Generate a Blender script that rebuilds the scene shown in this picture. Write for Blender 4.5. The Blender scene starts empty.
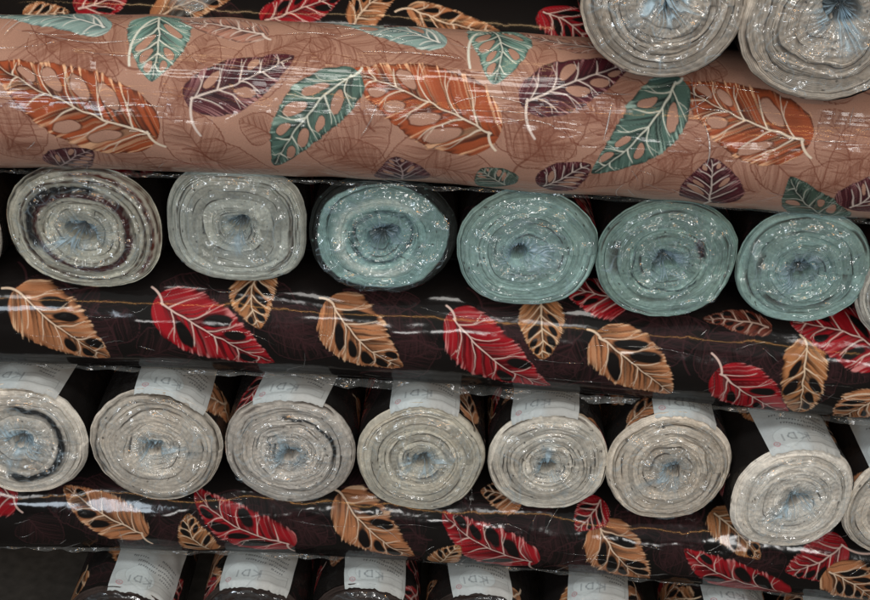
import bpy, math, random
import numpy as np
from mathutils import Matrix, Vector

SC = bpy.context.scene
COL = SC.collection
PI = math.pi

# ------------------------------------------------------------------ colour helpers
def lin(c):
    c = np.asarray(c, dtype=float) / 255.0
    return np.where(c <= 0.04045, c / 12.92, ((c + 0.055) / 1.055) ** 2.4)

def sstep(a, b, x):
    t = np.clip((x - a) / (b - a), 0, 1)
    return t * t * (3 - 2 * t)

class N1:
    """smooth 1-d value noise"""
    def __init__(self, rng, n=512):
        self.v = rng.random(n); self.n = n
    def __call__(self, x):
        i = np.floor(x).astype(int); f = x - i; f = f * f * (3 - 2 * f)
        return self.v[i % self.n] * (1 - f) + self.v[(i + 1) % self.n] * f

class N2:
    """smooth 2-d value noise"""
    def __init__(self, rng, n=128):
        self.v = rng.random((n, n)); self.n = n
    def __call__(self, x, y):
        xi = np.floor(x).astype(int); yi = np.floor(y).astype(int)
        fx = x - xi; fy = y - yi
        fx = fx * fx * (3 - 2 * fx); fy = fy * fy * (3 - 2 * fy)
        n = self.n; x0 = xi % n; x1 = (xi + 1) % n; y0 = yi % n; y1 = (yi + 1) % n
        v = self.v
        return (v[x0, y0] * (1 - fx) * (1 - fy) + v[x1, y0] * fx * (1 - fy)
                + v[x0, y1] * (1 - fx) * fy + v[x1, y1] * fx * fy)

class PN:
    """noise over (angle, r), periodic in the angle"""
    def __init__(self, rng, kmax=6, nr=3.0, terms=10):
        self.k = rng.integers(1, kmax + 1, terms); self.p = rng.random(terms) * 2 * PI
        self.w = rng.normal(0, nr, terms); self.a = rng.random(terms) + 0.3
        self.a /= np.sqrt((self.a ** 2).sum())
    def __call__(self, th, r=0.0):
        o = 0
        for k, p, w, a in zip(self.k, self.p, self.w, self.a):
            o = o + a * np.sin(k * th + p + w * r)
        return o

# ------------------------------------------------------------------ mesh helpers
def mesh_obj(name, V, F, mat, parent=None, col=None, smooth=True, extra=None):
    V = np.asarray(V, dtype=np.float32); F = np.asarray(F, dtype=np.int32)
    me = bpy.data.meshes.new(name)
    me.vertices.add(len(V)); me.vertices.foreach_set('co', V.ravel())
    nf, k = F.shape
    me.loops.add(nf * k); me.loops.foreach_set('vertex_index', F.ravel())
    me.polygons.add(nf)
    me.polygons.foreach_set('loop_start', np.arange(0, nf * k, k, dtype=np.int32))
    me.polygons.foreach_set('use_smooth', np.full(nf, smooth, dtype=bool))
    me.update(calc_edges=True)
    if col is not None:
        a = me.color_attributes.new('Col', 'FLOAT_COLOR', 'POINT')
        c = np.ones((len(V), 4), dtype=np.float32); c[:, :3] = col.reshape(-1, 3)
        a.data.foreach_set('color', c.ravel())
    if extra is not None:
        a = me.attributes.new('dens', 'FLOAT', 'POINT')
        a.data.foreach_set('value', np.asarray(extra, dtype=np.float32).ravel())
    me.materials.append(mat)
    o = bpy.data.objects.new(name, me); COL.objects.link(o)
    if parent is not None:
        o.parent = parent
    return o

def grid_faces(nu, nv, wrap_v=False, flip=False):
    """vertex index = u * nv + v"""
    i = np.arange(nu - 1)[:, None]
    j = np.arange(nv if wrap_v else nv - 1)[None, :]
    j2 = (j + 1) % nv
    f = np.stack(np.broadcast_arrays(i * nv + j, (i + 1) * nv + j, (i + 1) * nv + j2, i * nv + j2), -1).reshape(-1, 4)
    return f[:, ::-1] if flip else f

def thing(name, label, cat, group=None, loc=(0, 0, 0)):
    o = bpy.data.objects.new(name, None); COL.objects.link(o)
    o.empty_display_size = 0.05
    o.location = loc
    o['label'] = label; o['category'] = cat
    if group:
        o['group'] = group
    return o

# ------------------------------------------------------------------ materials
def new_mat(name):
    m = bpy.data.materials.new(name); m.use_nodes = True
    nt = m.node_tree; nt.nodes.clear()
    out = nt.nodes.new('ShaderNodeOutputMaterial')
    return m, nt, out

def nd(nt, typ, **kw):
    n = nt.nodes.new(typ)
    for k, v in kw.items():
        if k in n.inputs:
            n.inputs[k].default_value = v
        else:
            setattr(n, k, v)
    return n

def facet_normal(nt, vec, sc1, k1, sc2, k2, normal=None):
    """crumpled film: small flat facets, each tilted its own way, over a wavy sheet"""
    L = nt.links.new
    a = nd(nt, 'ShaderNodeTexNoise'); a.inputs['Scale'].default_value = sc1; a.inputs['Detail'].default_value = 3; a.inputs['Distortion'].default_value = 1.2
    L(vec, a.inputs['Vector'])
    wv = nd(nt, 'ShaderNodeVectorMath', operation='MULTIPLY_ADD'); wv.inputs[1].default_value = (.012, .012, .012)
    L(a.outputs['Color'], wv.inputs[0]); L(vec, wv.inputs[2])
    v = nd(nt, 'ShaderNodeTexVoronoi'); v.inputs['Scale'].default_value = sc2
    L(wv.outputs['Vector'], v.inputs['Vector'])
    def centred(sock, k):
        s1 = nd(nt, 'ShaderNodeVectorMath', operation='SUBTRACT'); s1.inputs[1].default_value = (.5, .5, .5)
        s2 = nd(nt, 'ShaderNodeVectorMath', operation='SCALE'); s2.inputs['Scale'].default_value = k
        L(sock, s1.inputs[0]); L(s1.outputs[0], s2.inputs[0]); return s2.outputs[0]
    ad = nd(nt, 'ShaderNodeVectorMath', operation='ADD'); L(centred(a.outputs['Color'], k1), ad.inputs[0]); L(centred(v.outputs['Color'], k2), ad.inputs[1])
    if normal is None:
        g = nd(nt, 'ShaderNodeNewGeometry'); normal = g.outputs['Normal']
    a2 = nd(nt, 'ShaderNodeVectorMath', operation='ADD'); L(ad.outputs[0], a2.inputs[0]); L(normal, a2.inputs[1])
    nn = nd(nt, 'ShaderNodeVectorMath', operation='NORMALIZE'); L(a2.outputs[0], nn.inputs[0])
    return nn.outputs[0]

def own_coords(nt):
    """object coordinates shifted by a random amount per object, so no two rolls share their wrinkles"""
    tc = nd(nt, 'ShaderNodeTexCoord'); oi = nd(nt, 'ShaderNodeObjectInfo')
    m_ = nd(nt, 'ShaderNodeVectorMath', operation='MULTIPLY_ADD'); m_.inputs[1].default_value = (7.3, 5.1, 9.7)
    nt.links.new(oi.outputs['Random'], m_.inputs[0]); nt.links.new(tc.outputs['Object'], m_.inputs[2])
    return m_.outputs[0]

def fabric_mat(name, coat, coat_rough, bump_sets, base_rough=0.75, weave=900.0, weave_amt=0.12, spec=0.3, coat_tint=(1, 1, 1, 1), facets=None):
    """printed cloth under tight clear film: the cloth is the base, the film is the coat.
    bump_sets: list of (kind, scale vector, strength, distance)"""
    m, nt, out = new_mat(name)
    L = nt.links.new
    b = nd(nt, 'ShaderNodeBsdfPrincipled')
    b.inputs['Roughness'].default_value = base_rough
    b.inputs['Specular IOR Level'].default_value = spec
    b.inputs['Coat Weight'].default_value = coat
    b.inputs['Coat Roughness'].default_value = coat_rough
    b.inputs['Coat IOR'].default_value = 1.5
    b.inputs['Coat Tint'].default_value = coat_tint
    at = nd(nt, 'ShaderNodeAttribute', attribute_name='Col')
    oc = own_coords(nt)
    no = nd(nt, 'ShaderNodeTexNoise'); no.inputs['Scale'].default_value = weave; no.inputs['Detail'].default_value = 3
    L(oc, no.inputs['Vector'])
    mr = nd(nt, 'ShaderNodeMapRange'); mr.inputs['From Min'].default_value = 0.25; mr.inputs['From Max'].default_value = 0.75
    mr.inputs['To Min'].default_value = 1 - weave_amt; mr.inputs['To Max'].default_value = 1 + weave_amt
    L(no.outputs['Fac'], mr.inputs['Value'])
    mx = nd(nt, 'ShaderNodeVectorMath', operation='SCALE')
    L(at.outputs['Color'], mx.inputs[0]); L(mr.outputs['Result'], mx.inputs['Scale'])
    L(mx.outputs['Vector'], b.inputs['Base Color'])
    bb = nd(nt, 'ShaderNodeBump'); bb.inputs['Strength'].default_value = 0.25; bb.inputs['Distance'].default_value = 0.0006
    L(no.outputs['Fac'], bb.inputs['Height']); L(bb.outputs['Normal'], b.inputs['Normal'])
    prev = None
    for kind, sc, st, dist in bump_sets:
        mp = nd(nt, 'ShaderNodeMapping'); mp.inputs['Scale'].default_value = sc
        L(oc, mp.inputs['Vector'])
        if kind == 'noise':
            t = nd(nt, 'ShaderNodeTexNoise'); t.inputs['Scale'].default_value = 1.0; t.inputs['Detail'].default_value = 2.5
            t.inputs['Distortion'].default_value = 0.6
            h = t.outputs['Fac']
        else:                                   # 'crease': sharp ridges where crumpled film folds
            wn = nd(nt, 'ShaderNodeTexNoise'); wn.inputs['Scale'].default_value = 1.3; wn.inputs['Detail'].default_value = 2.0
            L(mp.outputs['Vector'], wn.inputs['Vector'])
            ad = nd(nt, 'ShaderNodeVectorMath', operation='ADD')
            L(mp.outputs['Vector'], ad.inputs[0]); L(wn.outputs['Color'], ad.inputs[1])
            t = nd(nt, 'ShaderNodeTexVoronoi', feature='DISTANCE_TO_EDGE'); t.inputs['Scale'].default_value = 1.0
            L(ad.outputs['Vector'], t.inputs['Vector'])
            mn = nd(nt, 'ShaderNodeMath', operation='MINIMUM'); mn.inputs[1].default_value = 0.22
            L(t.outputs['Distance'], mn.inputs[0]); h = mn.outputs[0]
        if kind == 'noise':
            L(mp.outputs['Vector'], t.inputs['Vector'])
        bp = nd(nt, 'ShaderNodeBump'); bp.inputs['Strength'].default_value = st; bp.inputs['Distance'].default_value = dist
        L(h, bp.inputs['Height'])
        if prev is not None:
            L(prev.outputs['Normal'], bp.inputs['Normal'])
        prev = bp
    cn = prev.outputs['Normal'] if prev is not None else None
    if facets:
        cn = facet_normal(nt, oc, *facets, normal=cn)
    if cn is not None:
        L(cn, b.inputs['Coat Normal'])
    L(b.outputs['BSDF'], out.inputs['Surface'])
    return m

def film_mat(name, tint, scale, gloss=0.10, rough=0.10, haze_gain=1.0, fk=(1.1, .5)):
    """loose clear film: see-through, glossy, milky-blue where many layers bunch up (attribute 'dens')"""
    m, nt, out = new_mat(name)
    L = nt.links.new
    oc = own_coords(nt)
    wn = nd(nt, 'ShaderNodeTexNoise'); wn.inputs['Scale'].default_value = scale * 1.2; wn.inputs['Detail'].default_value = 3
    L(oc, wn.inputs['Vector'])
    fn = facet_normal(nt, oc, scale * 1.5, fk[0], scale * 3, fk[1])
    tr = nd(nt, 'ShaderNodeBsdfTransparent'); tr.inputs['Color'].default_value = (0.99, 0.99, 0.99, 1)
    gl = nd(nt, 'ShaderNodeBsdfGlossy'); gl.inputs['Roughness'].default_value = rough
    L(fn, gl.inputs['Normal'])
    m1 = nd(nt, 'ShaderNodeMixShader'); m1.inputs['Fac'].default_value = gloss
    L(tr.outputs[0], m1.inputs[1]); L(gl.outputs[0], m1.inputs[2])
    df = nd(nt, 'ShaderNodeBsdfDiffuse'); df.inputs['Color'].default_value = (*tint, 1)
    pass
    at = nd(nt, 'ShaderNodeAttribute', attribute_name='dens')
    mu = nd(nt, 'ShaderNodeMath', operation='MULTIPLY'); mu.use_clamp = True
    L(at.outputs['Fac'], mu.inputs[0])
    nf = nd(nt, 'ShaderNodeMapRange'); nf.inputs['From Min'].default_value = 0.3; nf.inputs['From Max'].default_value = 0.7
    nf.inputs['To Min'].default_value = 0.4 * haze_gain; nf.inputs['To Max'].default_value = 1.3 * haze_gain
    L(wn.outputs['Fac'], nf.inputs['Value']); L(nf.outputs['Result'], mu.inputs[1])
    m2 = nd(nt, 'ShaderNodeMixShader'); L(mu.outputs[0], m2.inputs['Fac'])
    L(m1.outputs[0], m2.inputs[1]); L(df.outputs[0], m2.inputs[2])
    L(m2.outputs[0], out.inputs['Surface'])
    return m

M_TAN = fabric_mat('tan_print_under_film', 0.55, 0.10,
                   [('noise', (4, 75, 75), 0.6, 0.003), ('crease', (16, 9, 9), 0.3, 0.004)], facets=(30, .13, 90, .05))
M_DARK = fabric_mat('dark_print_under_film', 0.5, 0.09,
                    [('noise', (9, 22, 22), 0.12, 0.004)], facets=(50, .07, 160, .012), spec=.12)
M_DARKC = fabric_mat('dark_print_under_crumpled_film', 0.65, 0.10,
                    [('noise', (9, 24, 24), 0.14, 0.004), ('crease', (26, 14, 14), 0.12, 0.003)], facets=(45, .12, 170, .0), spec=.12)
M_SIDE = fabric_mat('roll_side_under_film', 0.6, 0.12,
                    [('noise', (30, 8, 30), 0.4, 0.005)], facets=(50, .6, 110, .3))
M_END = fabric_mat('rolled_cloth_edges', 0.06, 0.2, [('crease', (30, 30, 30), 0.5, 0.005)],
                   base_rough=0.9, weave=420.0, weave_amt=0.14, spec=0.1, facets=(70, 1.2, 170, .6))
M_LABEL = fabric_mat('printed_paper_under_film', 0.5, 0.12,
                     [('noise', (30, 20, 30), 0.35, 0.004)],
                     base_rough=0.6, weave=300.0, weave_amt=0.05, facets=(60, .4, 120, .3))
M_TUCK = film_mat('clear_film_tuck', (0.46, 0.64, 0.77), 60.0, gloss=0.095, rough=0.11, fk=(.12, .03))
M_FLAP = film_mat('clear_film_flap', (0.42, 0.46, 0.46), 38.0, gloss=0.08, rough=0.13)

M_FOLD = film_mat('folded_clear_film', (0.86, 0.92, 0.95), 30.0, gloss=0.22, rough=0.10)  # whitish haze paints glint lines onto the folds

def wrinkles(paths):
    """thin raised folds of film. paths: (centres n x 3, normals n x 3, half width, haze); returns verts, quads, haze"""
    Vs, Fs, Ds = [], [], []; o = 0
    ang = np.radians([-60, -32, 0, 32, 60])
    for c, nr, w, d in paths:
        n = len(c); tg = np.gradient(c, axis=0); tg /= np.linalg.norm(tg, axis=1)[:, None] + 1e-9
        sd = np.cross(tg, nr); u = np.linspace(0, 1, n)
        wv = (w * np.sin(PI * np.clip(u, .03, .97)) ** .6)[:, None, None]
        V = c[:, None] + wv * (np.sin(ang)[None, :, None] * sd[:, None] + (.9 * np.cos(ang) - .45)[None, :, None] * nr[:, None])
        Vs.append(V.reshape(-1, 3)); Fs.append(grid_faces(n, 5) + o); Ds.append(np.full(n * 5, d)); o += n * 5
    return np.concatenate(Vs), np.concatenate(Fs), np.concatenate(Ds)

# ------------------------------------------------------------------ leaf print painter
def pal(base, dark, light, vein):
    return [lin(x) for x in (base, dark, light, vein)]
TAN_BG = lin((172, 134, 117)); DARK_BG = lin((19, 16, 16))
PAL = {
 'O': pal((156, 76, 42), (58, 28, 18), (236, 188, 150), (226, 214, 196)),
 'G': pal((76, 106, 98), (20, 36, 34), (148, 178, 168), (216, 222, 210)),
 'H': pal((112, 150, 142), (34, 56, 56), (196, 216, 208), (226, 232, 222)),
 'P': pal((76, 24, 36), (36, 10, 20), (168, 122, 124), (222, 210, 204)),
 'L': pal((140, 170, 168), (74, 100, 104), (206, 222, 218), (228, 232, 228)),
 'B': pal((168, 122, 106), (70, 48, 48), (206, 180, 168), (220, 206, 198)),
 'Q': pal((70, 30, 40), (34, 14, 22), (150, 110, 112), (180, 160, 160)),
 'D': pal((66, 88, 78), (24, 38, 36), (130, 150, 140), (180, 186, 176)),
 'T': pal((182, 124, 86), (58, 34, 22), (238, 200, 164), (238, 216, 192)),
 'R': pal((160, 24, 36), (66, 8, 14), (222, 148, 148), (232, 206, 198)),
 'M': pal((104, 48, 36), (44, 20, 16), (176, 130, 112), (196, 170, 156)),
 'S': pal((178, 122, 80), (54, 32, 20), (238, 204, 168), (236, 214, 186)),
}

def line_alpha(d, th, aa):
    return 1 - sstep(th - aa, th + aa, d)

def paint(s, t, bg, leaves, seed, ghost_col, ghost_fill):
    """s, t: 1-d coordinate arrays in metres along the roll and round it; returns colours (ns, nt, 3)"""
    rng = np.random.default_rng(seed)
    C = np.empty((len(s), len(t), 3)); C[:] = bg
    n2 = N2(rng)
    C *= (0.94 + 0.12 * n2(s[:, None] * 35, t[None, :] * 35))[..., None]
    aa = 0.0006
    order = [l for l in leaves if l[0] in 'gv'] + [l for l in leaves if l[0] not in 'gv']
    for lf in order:
        kind = lf[0]; bx, by, tx, ty, w = [v / 1000.0 for v in lf[1:6]]
        pet = [v / 1000.0 for v in lf[6:8]] if len(lf) > 7 else None
        L = math.hypot(tx - bx, ty - by); ux, uy = (tx - bx) / L, (ty - by) / L
        pad = w * 1.5 + 0.012
        x0, x1 = min(bx, tx) - pad, max(bx, tx) + pad; y0, y1 = min(by, ty) - pad, max(by, ty) + pad
        if pet:
            x0 = min(x0, pet[0] - .004); x1 = max(x1, pet[0] + .004); y0 = min(y0, pet[1] - .004); y1 = max(y1, pet[1] + .004)
        i0, i1 = np.searchsorted(s, [x0, x1]); j0, j1 = np.searchsorted(t, [y0, y1])
        st1, st2, st3 = N1(rng), N1(rng), N1(rng)
        curv = rng.uniform(-0.10, 0.10); hol = rng.random((2, 8)); hj = rng.random((2, 8))
        if i1 - i0 < 2 or j1 - j0 < 2:
            continue
        S = s[i0:i1][:, None]; T = t[j0:j1][None, :]
        wob = (n2(S * 90 + 7, T * 90) - .5) * 0.003
        a = ((S - bx) * ux + (T - by) * uy) / L
        b = (-(S - bx) * uy + (T - by) * ux + wob) / L
        b = b - curv * 4 * np.clip(a, 0, 1) * (1 - np.clip(a, 0, 1))
        wn = w / L
        ac = np.clip((a + 0.07) / 1.07, 0, 1)
        if kind in 'SH':
            prof = np.sin(PI * ac ** 0.62) ** 0.62
        else:
            prof = np.sin(PI * ac ** 0.66) ** 0.70
        side = (b > 0).astype(int); ab = np.abs(b)
        q = a - 1.25 * ab + 0.28 * ab * ab / wn + 0.03 * side
        streak = np.where(side == 1, st1(q * 36), st2(q * 36 + 11))
        fine = np.where(side == 1, st3(q * 72 + 3), st3(q * 72 + 77))
        W = wn * prof * (1 + 0.08 * (n2(S * 60 + 3, T * 60 + 90) - .5) + (0.05 + 0.03 * (kind in 'TRS')) * (streak - .5) + (.03 + .03 * (kind in 'TRS')) * (fine - .5)) + 1e-6
        e = ab / W
        aaL = aa / (W * L + 1e-4)
        inside = (1 - sstep(1 - aaL, 1 + aaL, e)) * ((a > -0.07) & (a < 1.0))
        sub = C[i0:i1, j0:j1]
        # veins
        qk = np.array([0.04, 0.22, 0.43, 0.63, 0.82])
        vein = line_alpha(ab * L, 0.00098 * (1.1 - 0.9 * np.clip(a, 0, 1)), aa) * ((a > -0.02) & (a < 0.97))
        for kk, v0 in enumerate(qk):
            for sd in (0, 1):
                v = v0 + (hj[sd, kk] - .5) * 0.07
                dq = np.abs(q - v - 0.035 * np.sin(e * 3 + hj[sd, kk] * 3)) * L * 0.65
                th = 0.00068 * (1.05 - 0.85 * np.clip(e, 0, 1))
                fk_ = np.abs(q - v + 0.10 * np.clip(e - .42, 0, 1) - 0.035 * np.sin(e * 3 + hj[sd, kk] * 3)) * L * 0.7
                vein = np.maximum(vein, line_alpha(fk_, th * .65, aa * .8) * ((e > .42) & (e < .92)) * (side == sd) * (hol[sd, kk] > .3) * .9)
                vein = np.maximum(vein, line_alpha(dq, th, aa * .8) * (1 - sstep(.70 + .25 * hol[sd, kk], .80 + .25 * hol[sd, kk], e)) * (side == sd) * (a > -0.05))
        if kind in 'gv':
            ln = np.maximum(vein * .9, line_alpha(np.abs(1 - e) * W * L, 0.0006, aa * .7) * ((a > -.07) & (a < 1.0)))
            fil = inside * sstep(.45, .9, streak * .55 + fine * .35 + .35 * (1 - e)) * 0.95
            sub[:] = sub * (1 - (inside * (.10 if kind == 'g' else .12))[..., None]) + ghost_fill * (inside * (.10 if kind == 'g' else .12))[..., None]
            hat = inside * sstep(.70, .86, fine) * (.12 + .5 * sstep(.4, .95, e))
            al = np.clip(np.maximum(np.maximum(ln * 0.9, fil * 0.42), hat * .85), 0, 1)[..., None]
            sub[:] = sub * (1 - al) + ghost_col * al
            if pet:
                pa, pb = np.array(pet), np.array([bx, by])
                sub[:] = seg(sub, S, T, pa, pb, 0.0013, ghost_col, 0.7, aa)
            continue
        base, dark, light, vcol = PAL[kind]
        colr = np.broadcast_to(base, sub.shape) * (0.82 + 0.36 * n2(S * 70, T * 70 + 31))[..., None]
        dk = np.maximum(sstep(.48, .90, streak * .55 + fine * .25 + .36 * (1 - e)) * .9, sstep(.80, 1.0, e) * sstep(.30, .62, 1 - streak) * .75)
        colr = colr * (1 - dk[..., None]) + dark * dk[..., None]
        lt = sstep(.0, .22, fine * .62 + streak * .5 - .60 - 1.0 * np.clip(0.97 - e, 0, 1)) * .85
        colr = colr * (1 - lt[..., None]) + light * lt[..., None]
        hl = sstep(.62, .80, fine) * (.25 + .35 * sstep(.2, .9, e)) * (.55 if kind in 'TRS' else 1) * sstep(.25, .6, streak + .2)
        colr = colr * (1 - hl[..., None]) + light * hl[..., None]
        # the holes of the leaf, long ovals between the side veins
        hole = np.zeros_like(e); rim = np.zeros_like(e)
        for kk in range(4):
            m_ = (qk[kk] + qk[kk + 1]) / 2 + .01
            for sd in (0, 1):
                if hol[sd, kk] < (0.48 if kind in 'OP' else 0.36):
                    continue
                big = (1.2 if kind in 'SHTR' else 1.0) * (0.50 + .52 * hol[sd, kk])
                ec = 0.50 + (hj[sd, kk] - .5) * .18
                d = np.sqrt(((q - m_) / (0.075 * big)) ** 2 + ((e - ec) / (0.31 * big)) ** 2)
                hole = np.maximum(hole, (1 - sstep(.90, 1.05, d)) * (side == sd))
                rim = np.maximum(rim, (1 - sstep(1.0, 1.22, d)) * (side == sd))
        colr = colr * (1 - .75 * rim[..., None]) + dark * .75 * rim[..., None]
        hc = bg * (0.9 + .2 * n2(S * 50, T * 50))[..., None]
        colr = colr * (1 - hole[..., None]) + hc * hole[..., None]
        ol = line_alpha(np.abs(1 - e) * W * L, 0.0009, aa) * (.4 + .6 * n2(S * 120, T * 120))
        colr = colr * (1 - .7 * ol[..., None]) + dark * .7 * ol[..., None]
        vs = (line_alpha(ab * L, 0.0026, .0012) * (a > 0) * (1 - vein)) * .5
        colr = colr * (1 - vs[..., None]) + dark * vs[..., None]
        colr = colr * (1 - .95 * vein[..., None]) + vcol * .95 * vein[..., None]
        sub[:] = sub * (1 - inside[..., None]) + colr * inside[..., None]
        # white strokes that shoot past the edge
        fs = ((e > 0.97) & (e < 1.05)) * sstep(.78, .95, fine) * ((a > .0) & (a < .95)) * .4
        sub[:] = sub * (1 - fs[..., None]) + light * fs[..., None]
        if pet:
            sub[:] = seg(sub, S, T, np.array(pet), np.array([bx, by]), 0.0013, vcol, .95, aa)
    return C

def seg(sub, S, T, p0, p1, th, col, amt, aa):
    d = p1 - p0; LL = float(d @ d)
    u = np.clip(((S - p0[0]) * d[0] + (T - p0[1]) * d[1]) / LL, 0, 1)
    bow = 0.12 * math.sqrt(LL) * 4 * u * (1 - u)
    n = np.array([-d[1], d[0]]) / math.sqrt(LL)
    dx = S - p0[0] - u * d[0] - bow * n[0]; dy = T - p0[1] - u * d[1] - bow * n[1]
    al = line_alpha(np.hypot(dx, dy), th, aa)[..., None] * amt
    return sub * (1 - al) + col * al

def random_leaves(rng, kinds, s0, s1, t0, t1, n, wr=(22, 32)):
    out = []
    for _ in range(n):
        x = rng.uniform(s0, s1) * 1000; y = rng.uniform(t0, t1) * 1000
        an = rng.uniform(0, 2 * PI); L = rng.uniform(70, 125); k = kinds[rng.integers(len(kinds))]
        bx, by = x, y; tx, ty = x + L * math.cos(an), y + L * math.sin(an)
        out.append((k, bx, by, tx, ty, rng.uniform(*wr), bx - 18 * math.cos(an + .4), by - 18 * math.sin(an + .4)))
    return out
TAN = [('O',-301,-8,-459,61,42,-284,-25),('O',49,8,-96,64,42,57,-11),('O',367,26,240,73,39,379,8),('G',-95,58,-172,-52,30,-84,68),('G',236,73,159,-34,30,243,80),('H',-301,132,-295,44,33,-320,60),('H',46,157,51,57,33,26,74),('P',-254,29,-154,79,27,-246,-9),('P',86,44,192,96,27,96,5),('L',-356,111,-483,134,24,-414,157),('L',-8,108,-128,147,24,-50,157),('B',-190,109,-280,130,18,-181,101),('B',160,116,77,144,18,162,141),('Q',-406,-77,-361,-34,26),('Q',-39,-74,-46,-26,29),('P',291,-69,279,-2,34,290,-94),('D',71,-70,43,-36,26),('D',433,-94,362,-15,29),('P',113,-64,156,-20,25),('P',436,-54,458,-3,31),('g',-330,64,-433,123,36,-309,56),('g',-269,27,-242,107,29),('g',-239,-41,-279,22,31),('g',-449,-37,-399,25,31),('g',-175,-7,-205,10,19),('g',-119,94,-198,71,22),('g',15,83,-73,97,34),('g',78,43,103,115,29),('g',109,-19,63,37,31),('g',-103,-36,-53,27,31),('g',145,28,179,55,26),('g',223,13,271,63,31),('g',419,9,389,58,31),('g',213,-57,255,5,26),('g',-173,157,-110,111,22),('g',-440,60,-330,40,34),('g',-360,-20,-300,-75,30),('g',-210,70,-290,10,34),('g',-60,-60,-140,-20,30),('g',0,-40,70,-70,30),('g',180,20,110,70,32),('g',330,-40,250,-20,30),('g',300,20,210,-10,30),('g',-20,120,-90,140,30),('g',60,30,140,-10,34),('g',460,40,400,-30,34),('g',-480,10,-420,-60,34),('g',-130,110,-60,70,32),('g',-310,-60,-230,-75,26),('g',210,110,290,90,30),('g',-400,110,-330,140,30),('g',-420,100,-330,50,31,-438.0,104.0),('g',-250,-30,-170,-70,32,-266.0,-28.0),('g',-200,40,-140,110,29,-212.0,20.0),('g',-80,20,-140,80,34,-68.0,2.0),('g',20,70,-60,40,35,36.0,70.0),('g',90,-20,150,50,30,78.0,-40.0),('g',150,60,230,10,29,134.0,64.0),('g',270,60,220,120,29,280.0,42.0),('g',330,10,400,-50,28,316.0,16.0),('g',420,90,340,110,34,436.0,80.0),('g',-340,30,-390,-40,36,-330.0,38.0),('g',0,-10,-70,-60,32,14.0,-6.0),('g',200,-10,130,-60,28,214.0,-6.0),('g',380,-40,440,10,31,368.0,-56.0)]
DARK_A = [('T',-485,48,-384,-37,39,-508,54),('R',-317,42,-185,-33,38,-331,62),('S',-209,86,-201,18,27,-206,105),('T',-116,53,-31,-28,38,-132,59),('R',29,43,149,-47,36,18,59),('S',130,72,136,1,27,134,86),('T',202,34,297,-41,38,186,43),('R',350,1,447,-75,36,335,27),('S',447,48,461,-70,28,439,59),('R',539,49,427,74,39,559,53),('R',230,84,152,100,30),('M',400,64,322,68,15),('T',543,-7,508,-75,31,502,-16),('v',-361,33,-393,-14,31),('v',-113,34,-14,64,26),('v',-12,28,-34,1,39),('v',302,45,212,69,36,312,-3),('v',401,37,391,-5,31),('v',172,30,159,-20,29),('v',-166,43,-141,-7,31),('v',-268,61,-322,65,26),('v',487,46,526,13,31),('v',-430,20,-370,-40,34,-448.0,46.0),('v',-340,-30,-270,0,34,-361.0,-31.0),('v',-270,-20,-210,40,34,-288.0,-30.0),('v',-180,30,-110,-10,34,-201.0,50.0),('v',-60,-40,10,10,34,-81.0,-47.0),('v',60,60,120,10,34,42.0,83.0),('v',110,-30,180,0,34,89.0,-31.0),('v',190,-30,250,30,34,172.0,-40.0),('v',330,40,390,-20,34,312.0,66.0),('v',420,-20,490,30,34,399.0,-27.0),('v',-480,60,-430,-10,34,-495.0,89.0),('v',270,-50,210,-10,34,288.0,-54.0),('v',-400,60,-470,30,34,-382.5,73.5),('v',-300,10,-240,60,34,-315.0,3.5),('v',-220,60,-150,10,31,-237.5,78.5),('v',-90,70,-30,90,30,-105.0,71.0),('v',0,10,-70,50,28,17.5,6.0),('v',90,30,150,-30,27,75.0,51.0),('v',170,60,110,10,30,185.0,78.5),('v',260,20,330,60,29,242.5,16.0),('v',370,60,330,-10,26,380.0,83.5),('v',460,10,400,-30,36,475.0,26.0)]
DARK_B = [('T',-370,-4,-476,61,31,-358,-26),('S',-284,-41,-307,28,25),('R',-175,-17,-302,62,34,-167,-39),('R',-541,44,-614,41,30,-529,25),('T',-102,57,-4,-30,38,-114,67),('R',152,-24,29,46,35,165,-61),('S',31,-51,56,0,22),('T',240,41,316,-46,38,226,50),('T',132,69,79,79,24),('R',500,-46,354,23,35,518,-60),('S',394,74,457,19,27),('R',566,52,493,5,32,611,47),('T',553,13,626,-32,35),('R',240,78,207,35,23),('v',-519,14,-486,-38,34),('v',-346,45,-333,-17,31),('v',-145,25,-159,-31,31),('v',186,47,163,2,31),('v',334,47,374,71,34),('v',293,69,267,34,26,361,29),('v',468,60,430,15,31),('v',-430,20,-370,-40,34,-448.0,46.0),('v',-340,-30,-270,0,34,-361.0,-31.0),('v',-270,-20,-210,40,34,-288.0,-30.0),('v',-180,30,-110,-10,34,-201.0,50.0),('v',-60,-40,10,10,34,-81.0,-47.0),('v',60,60,120,10,34,42.0,83.0),('v',110,-30,180,0,34,89.0,-31.0),('v',190,-30,250,30,34,172.0,-40.0),('v',330,40,390,-20,34,312.0,66.0),('v',420,-20,490,30,34,399.0,-27.0),('v',-480,60,-430,-10,34,-495.0,89.0),('v',270,-50,210,-10,34,288.0,-54.0),('v',-400,60,-470,30,30,-382.5,73.5),('v',-300,10,-240,60,30,-315.0,3.5),('v',-220,60,-150,10,29,-237.5,78.5),('v',-90,70,-30,90,28,-105.0,71.0),('v',0,10,-70,50,30,17.5,6.0),('v',90,30,150,-30,30,75.0,51.0),('v',170,60,110,10,36,185.0,78.5),('v',260,20,330,60,31,242.5,16.0),('v',370,60,330,-10,27,380.0,83.5),('v',460,10,400,-30,35,475.0,26.0)]

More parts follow.
